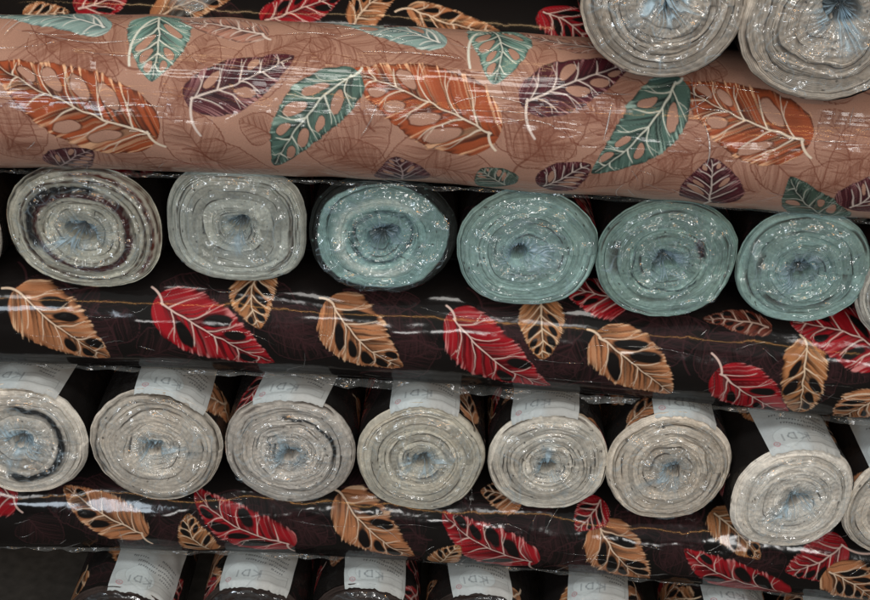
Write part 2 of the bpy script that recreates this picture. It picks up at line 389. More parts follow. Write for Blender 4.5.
# ------------------------------------------------------------------ crosswise rolls
def cross_roll(label, Y, R, zco, x0, x1, leaves, bg, seed, mat, ghost, res=0.0009, tmin=-0.115, tmax=0.135, filler='TRS', gk='v', flap=None, dent=0.0012, folds=()):
    rng = np.random.default_rng(seed)
    root = thing('fabric_roll', label, 'fabric roll', 'rolls lying crosswise between the layers', (0, Y, zco[0]))
    dens = np.arange(tmin, tmax, res)
    circ = 2 * PI * R
    rest = np.linspace(tmax, tmin + circ, 60)[:-1]
    t = np.concatenate([dens, rest])
    s = np.arange(x0, x1, res)
    lv = list(leaves)
    lv += random_leaves(rng, filler + gk, x0, x1, tmax + .04, tmin + circ - .06, 26)
    C = paint(s, t, bg, lv, seed, *ghost)
    th = t / R
    na, nb = N2(rng), N2(rng)
    rad = R + dent * (2 * na(s[:, None] * 9, np.cos(th)[None, :] * 2.2 + 9) - 1) + dent * .5 * (2 * nb(s[:, None] * 26, np.sin(th)[None, :] * 4 + 30) - 1)
    zc = zco[1] * s + zco[2] * s * s
    X = np.broadcast_to(s[:, None], rad.shape)
    Yy = -rad * np.cos(th)[None, :]
    Z = zc[:, None] + rad * np.sin(th)[None, :]
    V = np.stack([X, Yy, Z], -1)
    # flat ends (out of view): two more rings at each end
    def ring(i, k, dx):
        c = np.array([s[i], 0, zc[i]]); r_ = V[[i]].copy()
        r_ = c + (r_ - c) * k; r_[..., 0] = s[i] + dx
        return r_
    V = np.concatenate([ring(0, .02, -.002), ring(0, .97, -.002), V, ring(-1, .97, .002), ring(-1, .02, .002)], 0)
    pale = np.broadcast_to(lin((150, 146, 136)), (2,) + C.shape[1:])
    C = np.concatenate([pale, C, pale], 0)
    nu, nv = V.shape[:2]
    mesh_obj('printed_fabric', V.reshape(-1, 3), grid_faces(nu, nv, True, True), mat, root, C)
    if flap:
        # loose hem of the clear film hanging along the underside
        th0, th1, drop, dd = flap
        ns, nt_ = 520, 26
        sx = np.linspace(x0 + .02, x1 - .02, ns); f = np.linspace(0, 1, nt_)
        q1, q2, q3 = N1(rng), N1(rng), N2(rng)
        V = np.zeros((ns, nt_, 3)); D = np.zeros((ns, nt_))
        zc = zco[1] * sx + zco[2] * sx * sx
        for j, u in enumerate(f):
            th_ = th0 + (th1 - th0) * min(u / .5, 1)
            rr = R + .0025 + .003 * u * (q1(sx * 40))
            y = -rr * math.cos(th_); z = zc + rr * math.sin(th_)
            if u > .5:
                k = (u - .5) / .5
                hang = drop * k * (.45 + .9 * q2(sx * 11))
                y = y - hang * .25 + .006 * k * (q1(sx * 60 + 9) - .5)
                z = z - hang
            y = y + .0022 * (q3(sx * 70, np.full(ns, u * 6)) - .5)
            z = z + .0022 * (q3(sx * 70 + 50, np.full(ns, u * 6)) - .5)
            V[:, j] = np.stack([sx, y, z], -1)
            D[:, j] = dd * (0.02 + .60 * max(0, min(1, u * 1.9 - .5))) * (.45 + .9 * q2(sx * 16 + 5)) * (1.6 if u > .97 else 1)
        mesh_obj('plastic_wrap', V.reshape(-1, 3), grid_faces(ns, nt_), M_FLAP, root, extra=D)
    if folds:
        P = []
        for cnt, ta_, tb_, l0, l1, slope, w0, w1_, hz in folds:
            for _ in range(cnt):
                sm, tm = rng.uniform(-.62, .62), rng.uniform(ta_, tb_)
                ln = rng.uniform(l0, l1); an = rng.normal(slope[0], slope[1])
                k = np.linspace(-.5, .5, 22); bow = rng.normal(0, .10) * ln
                wig = N1(rng)
                ss = sm + k * ln * math.cos(an) + math.sin(an) * bow * (k * k * 4)
                tt = tm + k * ln * math.sin(an) + math.cos(an) * bow * (k * k * 4) + .0012 * (wig(k * 12 + 40) - .5)
                rr = R + .0012
                zz = zco[1] * ss + zco[2] * ss * ss
                nrm = np.stack([0 * ss, -np.cos(tt / R), np.sin(tt / R)], -1)
                P.append((np.stack([ss, 0 * ss, zz], -1) + rr * nrm, nrm, rng.uniform(w0, w1_), hz * rng.uniform(.3, 1.2)))
        V, F, D = wrinkles(P)
        mesh_obj('film_folds', V, F, M_FOLD, root, extra=D)['kind'] = 'stuff'
    return root

def film_strip(root, pts, w, dd, seed):
    """a torn, pleated strip of clear film; pts are local to root"""
    rng = np.random.default_rng(seed); q = N2(rng); q1 = N1(rng)
    P = np.array(pts, float); n = 70; m = 16
    u = np.linspace(0, len(P) - 1, n); i = np.minimum(u.astype(int), len(P) - 2); k = (u - i)[:, None]
    c = P[i] * (1 - k) + P[i + 1] * k
    tan_ = np.gradient(c, axis=0); tan_ /= np.linalg.norm(tan_, axis=1)[:, None]
    side = np.cross(tan_, [0.15, -1, 0.5]); side /= np.linalg.norm(side, axis=1)[:, None]
    nor = np.cross(side, tan_)
    v = np.linspace(-1, 1, m)
    wv = np.interp(u / (len(P) - 1), np.linspace(0, 1, len(w)), w)
    V = c[:, None] + side[:, None] * (v[None, :, None] * wv[:, None, None]) * (1 + .2 * (q1(u * 3)[:, None, None] - .5))
    V = V + nor[:, None] * (.010 * (q(np.broadcast_to(v * 4 + 20, (n, m)), np.broadcast_to((u * 1.5)[:, None], (n, m))) - .5))[..., None]
    D = dd * (.35 + .9 * q(np.broadcast_to(v * 6 + 60, (n, m)), np.broadcast_to((u * 2)[:, None], (n, m))))
    mesh_obj('plastic_wrap', V.reshape(-1, 3), grid_faces(n, m), M_FLAP, root, extra=D)

GH_TAN = (lin((114, 64, 48)), lin((158, 110, 92)))
GH_DARK = (lin((64, 38, 42)), lin((26, 18, 19)))

TANROLL = cross_roll('thick dusty pink crosswise roll printed with rust and teal leaves', .006, .083, (.1582, .0003, -.05), -.85, .85, TAN, TAN_BG, 11, M_TAN, GH_TAN,
           filler='OGPQ', gk='g', flap=(-.95, -1.30, .003, .10), dent=.0026, folds=((46, .02, .13, .05, .16, (0, .03), .0004, .0009, .10), (14, -.02, .12, .02, .05, (1.25, .35), .0005, .0012, .30), (30, -.10, -.02, .015, .04, (.2, .7), .0004, .0008, .25)))
film_strip(TANROLL, [(-.300, .060, .062), (-.288, .045, .080), (-.262, .050, .098), (-.238, .075, .112)], [.006, .012, .016, .02], .5, 5)
DARKROLL = cross_roll('black roll printed with red and tan leaves, lying crosswise under the teal roll ends', .072, .0775, (-.1479, -.0097, -.0414), -.85, .85, DARK_A, DARK_BG, 23, M_DARK, GH_DARK,
           flap=(-.80, -1.25, .010, .40), dent=.0012, folds=((20, -.06, .06, .04, .14, (0, .03), .0003, .0006, .05), (40, -.09, .06, .01, .03, (.3, .8), .0003, .0007, .15)))
LOWROLL = cross_roll('lowest black crosswise roll with red and tan leaves, above the dark labelled ends', .10, .072, (-.4689, -.006, -.067), -.85, .85, DARK_B, DARK_BG, 37, M_DARKC, GH_DARK,
           flap=(-.80, -1.25, .006, .35), dent=.0016, folds=((16, -.05, .06, .04, .12, (0, .03), .0003, .0006, .05), (60, -.07, .07, .012, .045, (.7, .6), .0004, .0009, .18)))
BACKLV = [('R', -205, 62, -120, 110, 26), ('T', -105, 62, -60, 118, 22), ('T', -40, 85, 60, 62, 20, -60, 80), ('R', 110, 92, 170, 44, 26), ('T', -330, 60, -240, 100, 26), ('R', -420, 70, -360, 110, 24),
          ('T', -480, 60, -430, 66, 16), ('T', -160, 130, -260, 112, 20), ('v', -290, 70, -230, 60, 20), ('R', 0, 130, 90, 140, 24)]
cross_roll('black roll with red and rust leaves lying behind the thick dusty pink roll', .176, .080, (.153, .0003, -.05), -.85, .85, BACKLV, DARK_BG, 41, M_DARK, GH_DARK, res=.0012)

# ------------------------------------------------------------------ paper labels
def label_art(X, Y, W, D, rng, style):
    """X across (0..W), Y from the roll's end backwards (0..D); seen from the end the print is upside down"""
    n2 = N2(rng)
    C = np.empty(X.shape + (3,)); C[:] = lin((204, 218, 224))
    warm = sstep(.45, .62, X / W)[..., None] * .8
    C = C * (1 - warm) + lin((200, 205, 205)) * warm
    C *= (.93 + .14 * n2(X * 60, Y * 60))[..., None]
    def over(al, col):
        nonlocal C
        C = C * (1 - al[..., None]) + lin(col) * al[..., None]
    def sg(x0, y0, x1, y1, th):
        dx, dy = x1 - x0, y1 - y0
        u = np.clip(((X - x0) * dx + (Y - y0) * dy) / (dx * dx + dy * dy), 0, 1)
        return line_alpha(np.hypot(X - x0 - u * dx, Y - y0 - u * dy), th, .00035)
    # pale round seals
    discs = {0: [(.30, .022, .017)], 1: [(.22, .022, .016), (.42, .021, .017), (.33, .029, .016)], 2: [(.20, .020, .013), (.36, .024, .016)], 3: [(.28, .020, .022)],
             4: [(.25, .020, .016)], 5: [(.34, .022, .016), (.52, .022, .016)], 6: [(.30, .020, .017)]}[style]
    for fx, cy, r_ in discs:
        d = np.hypot(X - fx * W, Y - cy)
        over((1 - sstep(r_ - .0005, r_ + .0005, d)) * .7, (220, 236, 242))
        over(line_alpha(np.abs(d - r_), .0004, .0005) * .4, (150, 164, 170))
    # the letters K D I, upside down: left to right they show as I, D, K turned by half a circle
    x, y0, y1, th = .24 * W, .0135, .0255, .0011
    g = (112, 126, 138); am = .45
    over(sg(x, y0, x, y1, th) * am, g)
    xd = x + .0065
    for a in ((xd + .0085, y0, xd + .0085, y1), (xd + .0085, y0, xd + .003, y0 + .0008), (xd + .0085, y1, xd + .003, y1 - .0008), (xd + .003, y0 + .0008, xd, y0 + .005), (xd + .003, y1 - .0008, xd, y1 - .005), (xd, y0 + .005, xd, y1 - .005)):
        over(sg(*a, th) * am, g)
    xk = xd + .0135; ym = (y0 + y1) / 2
    for a in ((xk + .009, y0, xk + .009, y1), (xk + .009, ym, xk, y0), (xk + .007, ym + .001, xk, y1)):
        over(sg(*a, th) * am, g)
    # small print: three short rows too fine to read
    for (fx, yy, ln) in ((.62, .041, .024), (.60, .049, .028), (.30, .047, .026), (.28, .056, .030), (.66, .033, .018), (.58, .058, .030), (.62, .067, .026), (.2, .066, .02)):
        xx = fx * W
        while xx < fx * W + ln:
            w = rng.uniform(.0012, .0026)
            sl = (xx - fx * W) * .18
            for _ in range(2):
                ox = rng.uniform(0, w); 
                over(sg(xx + ox * .3, yy - .0012 - sl, xx + ox, yy + .0014 - sl, .00045) * .6, (76, 84, 92))
            over(sg(xx, yy - sl + rng.uniform(-.001, .001), xx + w, yy - sl + rng.uniform(-.001, .001), .0004) * .6, (76, 84, 92))
            xx += w + rng.uniform(.0006, .0016)
    # ruled box beside the letters
    bx0, bx1, by0, by1 = .52 * W, .93 * W, .008, .026
    for a in ((bx0, by0, bx1, by0), (bx0, by1, bx1, by1), (bx0, by0, bx0, by1), (bx1, by0, bx1, by1), (bx0, .020, bx1, .020)):
        over(sg(*a, .0004) * .55, (120, 124, 126))
    # little pink roundel in the corner
    d = np.hypot(X - .13 * W, Y - .009)
    over(line_alpha(np.abs(d - .0036), .0006, .0005) * .8, (196, 128, 142)); over((1 - sstep(.0008, .002, d)) * .6, (190, 130, 150))
    return C

# ------------------------------------------------------------------ end-on rolls
def end_roll(label, cx, cz, rx, rz, yf, tone, seed, n_layers=13, squash=2.12, core=(0, 0, .11), bands=(), wob=.020, yaw=0, fine=False,
             tuck=.55, tail=None, lab=None, group='rolls lying end-on to the viewer', bg=DARK_BG, length=.95, dark_end=False, tucked=1.0, rimdark=0, tilt=0, warp=.55, groove=1.0, crinkle=1.0):
    rng = np.random.default_rng(seed)
    root = thing('fabric_roll', label, 'fabric roll', group, (cx, yf, cz - rz))
    sh = np.array([0, 0, rz])
    cy_, sy_ = math.cos(yaw), math.sin(yaw); ct, st_ = math.cos(tilt), math.sin(tilt)
    def place(P):
        P = np.asarray(P)
        x, y, z = P[..., 0], P[..., 1], P[..., 2]
        y, z = y * ct - z * st_, y * st_ + z * ct
        return np.stack([x * cy_ - y * sy_, x * sy_ + y * cy_, z], -1) + sh
    pn = PN(rng, 5, 0, 8); pf = PN(rng, 26, 0, 14)
    def outline(th):
        c, s_ = np.cos(th), np.sin(th)
        c2 = np.sign(c) * np.abs(c) ** (2 / squash); s2 = np.sign(s_) * np.abs(s_) ** (2 / squash)
        m = 1 + wob * .75 * pn(th) + .0035 * pf(th)
        return c2 * m * rx, s2 * m * rz
    # --- face: the edges of the wound layers
    nr, na = (290, 460) if not dark_end else (110, 260)
    th = np.linspace(0, 2 * PI, na, endpoint=False)[None, :]
    rho = np.linspace(0.0, 1.0, nr)[:, None]
    ox, oz = outline(th)
    ccx, ccz, cr = core
    w1, w2, w3 = PN(rng, 4, 3.5, 10), PN(rng, 9, 6, 12), PN(rng, 3, 2, 6)
    loc = sstep(.1, 1.1, PN(rng, 3, 3, 8)(th, rho * 2))              # where the layers are crumpled
    K = n_layers + 8
    thick = rng.gamma(3.0, 1.0, K); edges = np.concatenate([[0], np.cumsum(thick)]); edges = edges / edges[n_layers]
    rw = rho + warp * .030 * w1(th, rho * 2) * np.sin(PI * rho) + warp * (.006 + .016 * loc) * w2(th, rho * 3) * sstep(0, .15, rho) * (1 - .7 * sstep(.85, 1, rho))
    # wind the layers into one spiral: the seam slips by one layer per turn
    q = np.interp(np.clip(rw, 0, 1.4), edges, np.arange(K + 1)) + th / (2 * PI)
    n = np.floor(q).astype(int); fr = q - n
    lay_off = rng.normal(0, 1, K + 4); lay_ph = rng.random((K + 4, 3)) * 2 * PI; lay_br = rng.uniform(.66, 1.10, K + 4)
    lay_dark = rng.random(K + 4)
    lw = np.concatenate([thick, thick[:4]]) / thick.sum() * (K / n_layers)
    def off(i):
        i = np.clip(i, 0, K + 3)
        return lay_off[i] * .0011 + .0006 * np.sin(th + lay_ph[i, 0]) + .0005 * np.sin(3 * th + lay_ph[i, 1])
    h = off(n) * (1 - sstep(.8, 1, fr)) + off(n + 1) * sstep(.8, 1, fr)
    gdist = np.minimum(fr, 1 - fr) * lw[np.clip(np.round(q - .5).astype(int), 0, K + 3)]     # distance to the layer's edge, in radii
    gw = .0065 * (1 + .5 * w3(th, rho * 5 + 3))
    gr = np.exp(-(gdist / np.clip(gw, .003, .02)) ** 2)
    gon = sstep(-.5, .8, PN(rng, 6, 9, 10)(th, np.round(q) * 1.7))
    h = h - groove * (.0008 + .0034 * gon) * gr
    sub = rw * n_layers * 5; sf = np.abs((sub - np.floor(sub)) - .5) * 2
    sub_on = sstep(-.8, .6, PN(rng, 5, 14, 10)(th, rho))
    h = h - .0006 * sf ** 2 * (.4 + .6 * sub_on)
    h = h + (.0003 + .0012 * loc) * w2(th, rho * 9) + .00030 * PN(rng, 50, 40, 16)(th, rho) + .0007 * PN(rng, 8, 9, 12)(th, rho)
    h = h + .006 * np.sin(PI * np.clip(rho, 0, 1)) ** .7 - .005 * sstep(.93, 1.0, rho) ** 1.5
    cdist = np.hypot(rho * np.cos(th) - ccx, (rho * np.sin(th) - ccz) * 1.1) * (1 + .18 * w1(th, .3))
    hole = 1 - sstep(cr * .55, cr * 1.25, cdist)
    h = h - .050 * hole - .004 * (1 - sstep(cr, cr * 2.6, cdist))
    X = rho * ox; Z = rho * oz; Yv = -h
    V = place(np.stack([X, Yv, Z], -1))
    base = lin(tone)
    br = lay_br[np.clip(n, 0, K + 3)] * (1 + .05 * w2(th, rho * 7)) * (1 + .04 * PN(rng, 60, 60, 18)(th, rho)) * (1 + .06 * PN(rng, 5, 90, 18)(th, rho))
    C = base * np.clip(br, .5, 1.3)[..., None]
    mot = N2(rng); mX, mZ = X * 160 + 60, Z * 160 + 60
    mot = .55 * mot(mX, mZ) + .30 * mot(mX * 2.7, mZ * 2.7) + .15 * mot(mX * 6.1, mZ * 6.1)
    C = C * (1 + .42 * (mot - .5))[..., None]
    C = C * (1 - (.46 * sf ** 3 * sub_on)[..., None])
    warmt = sstep(-.3, 1.2, w1(th + 1, rho * 3))[..., None] * .22
    C = C * (1 - warmt) + C * np.array([1.05, .93, .82]) * warmt
    # dark print that shows where a layer's printed side turns out
    pr = gr * sstep(.25, .65, lay_dark[np.clip(np.round(q).astype(int), 0, K + 3)]) * gon
    ink = lin((58, 46, 42)) if not dark_end else lin((24, 20, 20))
    C = C * (1 - .85 * pr[..., None]) + ink * .85 * pr[..., None]
    for (r0, wd, col, amt, p0, p1) in bands:
        bq = rho + .02 * w1(th, .5) + .012 * w2(th, rho)
        al = np.exp(-((bq - r0) / wd) ** 2) * amt * 1.35 * (.80 + .22 * np.clip(PN(rng, 40, 60, 18)(th, rho), -1.5, 1))
        if p1 > p0:
            tt = np.mod(th - p0, 2 * PI) / (p1 - p0)
            al = al * sstep(0, .12, tt) * (1 - sstep(.88, 1, tt))
        al = np.clip(al, 0, 1)[..., None]
        C = C * (1 - al) + lin(col) * al
    fl = PN(rng, 45, 70, 22)(th, rho) + .8 * PN(rng, 30, 50, 14)(th, rho)
    fk = sstep(2.0, 2.5, fl)[..., None] * .75
    C = C * (1 - fk) + lin((52, 46, 44)) * fk
    if rimdark:
        rd = (sstep(rimdark, rimdark + .03, rho + .012 * w2(th, 1)) * np.clip(.97 - .35 * sstep(1.2, 2.0, PN(rng, 70, 70, 20)(th, rho)), 0, 1))[..., None]
        C = C * (1 - rd) + lin((30, 28, 28)) * rd
    core_shade = np.clip(hole * 1.3, 0, 1)[..., None]
    C = C * (1 - core_shade) + lin((34, 34, 36)) * core_shade  # shade of the hollow painted into the core's colour
    face = mesh_obj('rolled_end', V.reshape(-1, 3), grid_faces(nr, na, True), M_END, root, C)
    # --- side with the print
    rm = (rx + rz) / 2; circ = 2 * PI * rm
    res = .0014 if fine else .004
    ys = np.concatenate([np.arange(0, .22, res), np.linspace(.22, length, 24)])
    ta = np.arange(0, circ - res * .5, res)                 # arc, starting at the underside
    thv = -PI / 2 + ta / rm
    lv = random_leaves(rng, 'TRSvT', -.03, .26, .03, circ - .03, 16, (18, 28)) if fine else random_leaves(rng, 'TRv', -.03, .3, .03, circ - .03, 8)
    Cs = paint(ys, ta, bg, lv, seed + 900, *GH_DARK)
    sx, sz = outline(thv[None, :])
    bulge = 1 + .012 * np.sin(ys * 23 + seed)[:, None] * sstep(0, .05, ys)[:, None]
    Vs = np.stack([sx * bulge, np.broadcast_to(.005 + ys[:, None], (len(ys), len(ta))), sz * bulge], -1)
    back = Vs[-1:] * np.array([.02, 1, .02])
    Vs = np.concatenate([Vs, back], 0); Cs = np.concatenate([Cs, np.broadcast_to(lin((120, 116, 108)), (1,) + Cs.shape[1:])], 0)
    mesh_obj('printed_fabric', place(Vs).reshape(-1, 3), grid_faces(len(ys) + 1, len(ta), True), M_SIDE, root, Cs)
    # --- paper label wrapped over the top
    if lab:
        a_mid, W, D, sty = lab
        arc = W / rm; nx, ny = 170, 150
        lx = np.linspace(0, W, nx)[:, None]; ly = np.linspace(0, D, ny)[None, :]
        thl = PI / 2 + a_mid + arc / 2 - lx / rm + rng.normal(0, .9) * ly * 1.0
        px, pz = outline(thl); lift = 1 + .0012 / rm
        nz = N2(rng)
        buck = 1 + .026 * (nz(lx * 55 + 3, ly * 45) - .4) * sstep(.0, .02, ly)
        kx = px * lift * buck; kz = pz * lift * buck
        yy = .002 + ly * np.ones_like(lx) + .0008 * np.sin(lx * 220)
        # the front hem folds over the rim
        fold = 1 - sstep(0, .006, ly)
        kx = kx * (1 - .045 * fold); kz = kz * (1 - .045 * fold); yy = yy - .0035 * fold - .003 * fold * nz(lx * 300, 0 * ly)
        bul = 1 + .012 * np.sin(ly * 23 + seed) * sstep(0, .05, ly)
        Cl = label_art(lx + 0 * ly, ly + 0 * lx, W, D, rng, sty)
        mesh_obj('paper_label', place(np.stack([kx * bul, yy, kz * bul], -1)).reshape(-1, 3), grid_faces(nx, ny), M_LABEL, root, Cl)
    # --- film gathered and poked into the core
    if tucked > 0:
        nr2, na2 = (110, 420) if not dark_end else (40, 160)
        th2 = np.linspace(0, 2 * PI, na2, endpoint=False)[None, :]; r2 = np.linspace(.0, 1, nr2)[:, None]
        edge = np.clip(.90 + .03 * PN(rng, 9, 0, 8)(th2) + .012 * PN(rng, 30, 0, 10)(th2), .7, .955)
        rr = .008 + r2 * edge
        gx = rr * np.cos(th2) + ccx * (1 - r2); gz = rr * np.sin(th2) + ccz * (1 - r2)
        hm = np.zeros_like(h); cnt = 0
        for dr in range(-9, 10, 3):
            ir = np.clip(np.arange(nr) + dr, 0, nr - 1)
            for dt in range(-12, 13, 6):
                hm += np.roll(h[ir], dt, axis=1); cnt += 1
        hm /= cnt
        g_r = np.clip(np.hypot(gx, gz), 0, 1); g_t = np.mod(np.arctan2(gz, gx), 2 * PI)
        hi = hm[np.clip((g_r * (nr - 1)).astype(int), 0, nr - 1), (g_t / (2 * PI) * na).astype(int) % na]
        hs = np.maximum(hi, -.016)
        def tri(x):
            return np.abs(2 * (x - np.floor(x + .5)))
        mx_, mz_ = gx * rx, gz * rz
        cr_ = np.zeros_like(gx); ridge = np.zeros_like(gx)
        main = rng.uniform(0, PI)
        for lam, am in ((.046, .0040), (.030, .0028), (.019, .0017), (.012, .0007)):
            for rep_ in range(2):
                an = main + rng.normal(0, .75)
                nA, nB = N2(rng), N2(rng)
                wv_ = (nA(mx_ * 34 + 9, mz_ * 34 + 9) - .5) * 1.6
                u_ = (mx_ * math.cos(an) + mz_ * math.sin(an)) / lam + wv_
                mk = sstep(.30, .62, nB(mx_ * 40 + 70, mz_ * 40 + 70))
                tv = tri(u_)
                cr_ += am * tv * mk * .62; ridge = np.maximum(ridge, sstep(.93, 1, tv) * mk * (lam / .034) ** .4)
        k1, k2 = PN(rng, 13, 2.5, 12), PN(rng, 9, 5, 10)
        rid = tri((th2 * rng.integers(5, 9) / (2 * PI)) + .75 * k2(th2, r2) + .45 * k1(th2, r2 * 2))
        hollow = rng.uniform(.0, .4)
        lop = sstep(-.9, .9, PN(rng, 3, 1.0, 6)(th2, r2))               # the bunch of film leans to one side
        fan = np.exp(-(rr / (.30 * tucked + .05)) ** 2)
        hh = hs + .0016 + cr_ * (1 - .6 * fan) * crinkle + .007 * rid * fan * (.4 + .8 * lop) * sstep(0, .12, r2) - .004 * (1 - sstep(0, .2, r2))
        ox2, oz2 = outline(np.arctan2(gz, gx))
        Vf = place(np.stack([g_r * ox2, -hh, g_r * oz2], -1))
        D_ = np.exp(-(rr / (.15 * tucked + .04)) ** 2) * (.22 + .85 * sstep(.25, .95, rid)) * (.35 + .85 * lop) * (hollow + (1 - hollow) * sstep(.02, .13, rr)) + .02 + .26 * ridge * crinkle  # ridge haze paints pale glint streaks along the creases
        if tail:
            ang, ln, wd = tail
            dth = np.angle(np.exp(1j * (th2 - ang)))
            D_ = D_ + .75 * np.exp(-(dth / (wd * .8)) ** 2) * np.exp(-(rr / (.35 + ln * .5)) ** 4) * (.25 + .75 * rid) * sstep(.05, .2, rr)
        Vf = Vf.reshape(-1, 3); Ff = grid_faces(nr2, na2, True); Df = np.clip(D_, 0, .8).ravel()
        mesh_obj('plastic_wrap', Vf, Ff, M_TUCK, root, extra=Df)
    return root

BEIGE = (186, 186, 172); GREENISH = (208, 212, 200); TEAL = (164, 200, 198); PALE = (222, 220, 212); CREAM = (226, 222, 212); GREY = (210, 208, 202)
REDBR = (70, 34, 32); BLK = (34, 32, 32)
# row of pale and teal ends under the pink roll
end_roll('sliver of pale roll end at the left edge beside the dark red rings', -.578, -.022, .082, .076, .0, PALE, 201)
end_roll('oval cream roll end with dark red and black rings', -.400, -.012, .0885, .079, .0, GREENISH, 202, n_layers=12, squash=2.25, core=(-.02, -.02, .15),
         bands=((.60, .046, REDBR, 1.4, 0, 0), (.68, .05, BLK, 1.4, 1.2, 3.7), (.48, .015, (110, 104, 92), .7, 0, 0), (.89, .032, (92, 52, 44), .9, -1.0, 1.9), (.95, .02, BLK, .7, 1.2, 3.8), (.79, .020, (84, 72, 62), .9, 0, 0), (.97, .02, (90, 60, 50), .7, -.4, 2.4)), tuck=.55, tail=(3.65, .45, .22), tucked=1.5, wob=.012)
end_roll('boxy pale green-grey roll end with a small dark core', -.226, .001, .079, .074, .004, (204, 214, 208), 203, n_layers=15, squash=2.7, core=(.05, .06, .12),
         bands=((.80, .02, (96, 84, 74), .6, -1.2, .6),), tuck=.80, tucked=.9, tail=(-1.6, .10, .5), wob=.014, groove=.8)
end_roll('teal roll end with a black speckled rim, wrapped in crinkled film', -.060, .002, .0845, .076, .0, (156, 196, 196), 204, n_layers=9, squash=2.1, core=(.0, .0, .17), rimdark=.855,
         bands=((.58, .07, (206, 226, 222), .9, .4, 5.8), (.40, .04, (70, 96, 104), .7, 0, 0)), tuck=.6, tucked=1.3, warp=.8, crinkle=1.3)
end_roll('plain light teal roll end with a brownish hole, directly under the pink roll', .105, -.004, .080, .0755, -.004, TEAL, 205, n_layers=10, core=(-.12, -.02, .10),
         bands=((.66, .014, (74, 92, 90), .7, 1.8, 4.2),), tuck=.62, tucked=1.5, tail=(.2, .25, .8), warp=.4, groove=.55)
end_roll('round teal roll end with dark woven patch beside its core', .265, -.008, .0805, .076, .0, (164, 200, 196), 206, n_layers=11, core=(-.04, .0, .13),
         bands=((.50, .018, (60, 78, 80), .8, 2.6, 6.0), (.50, .055, (60, 42, 50), 1.2, .15, .85)), tuck=.42, tucked=1.4, warp=.45, groove=.6)
end_roll('tilted teal roll end, rightmost of the teal ones, with a wide blue film tuck', .422, -.012, .0765, .0725, .004, TEAL, 207, n_layers=12, core=(-.05, .0, .14), tuck=.80, tucked=1.7, yaw=-.06, warp=.6, groove=.7)
end_roll('sliver of a whitish roll end at the right edge, beside the tilted teal end', .566, -.030, .079, .074, .0, (206, 208, 202), 208)
# row of pale ends with paper labels
G2 = dict(fine=True)
LB = .088
end_roll('pale labelled roll end with one thick black ring, cut by left edge', -.506, -.316, .0845, .0835, .0, PALE, 301, n_layers=12, core=(.02, .02, .13), bands=((.62, .055, BLK, 1.5, -2.1, 1.9),),
         tuck=.40, tucked=1.8, tail=(4.3, .3, .4), lab=(-.02, .104, .13, 0), **G2)
end_roll('pale labelled roll end with loose crumpled cream layers at its right', -.335, -.314, .0835, .084, .0, CREAM, 302, n_layers=13, core=(-.05, .0, .12), squash=2.05,
         bands=((.93, .02, (84, 80, 74), .7, 0, 0), (.82, .012, (84, 80, 74), .6, .2, 3.0)), tuck=.30, tucked=1.3, tail=(.1, .55, .20), lab=(-.30, .094, .13, 1), warp=.85, **G2)
end_roll('pale roll end with a gap painted dark, arcing over upper right layers', -.167, -.309, .0815, .083, .0, GREY, 303, n_layers=14, core=(.0, -.06, .10), bands=((.66, .030, (36, 32, 30), 1.1, -.3, 1.9), (.80, .012, (88, 80, 72), .6, 1.2, 2.9)),  # darkest band paints the shade of a gap; no opening is modelled
         tuck=.34, tucked=1.1, tail=(2.0, .15, .5), lab=(.03, .090, .13, 2), warp=.8, **G2)
end_roll('smooth evenly wound pale roll end with blue core, midway along the labelled row', -.003, -.309, .0795, .0825, .0, (222, 221, 208), 304, n_layers=15, core=(.02, -.02, .12), tuck=.42, tucked=1.2, tail=(.3, .25, .4), lab=(-.02, .089, .13, 3), warp=.5, **G2)
end_roll('pale roll end with film streaks above its core and a single-seal label', .157, -.304, .0755, .0765, .0, (226, 225, 216), 305, n_layers=14, core=(.0, -.06, .10), tuck=.45, tucked=.9, tail=(1.7, .35, .3), lab=(.17, .084, .13, 4), warp=.6, **G2)
end_roll('pale beige roll end whose wide film tail points lower left, twin-seal label', .308, -.302, .0775, .083, .0, (224, 218, 206), 306, n_layers=13, core=(.08, -.02, .11), tuck=.34, tucked=1.2, tail=(3.75, .60, .22), lab=(-.16, .082, .13, 5),
         bands=((.86, .015, (150, 140, 124), .6, 0, 0),), warp=.7, **G2)
end_roll('whitest leaning roll end with puffy film and label down over its rim', .466, -.329, .0785, .081, -.012, (236, 235, 228), 307, n_layers=12, core=(.05, .0, .12), tuck=.62, tucked=1.4, tail=(3.9, .3, .4), lab=(-.06, .094, .13, 6), yaw=.10, warp=.55, groove=.75, **G2)
end_roll('pale roll end cut by the right edge, beside the whitest leaning end', .616, -.342, .0795, .0825, .0, CREAM, 308, n_layers=13, lab=(.30, .085, .13, 4), **G2)
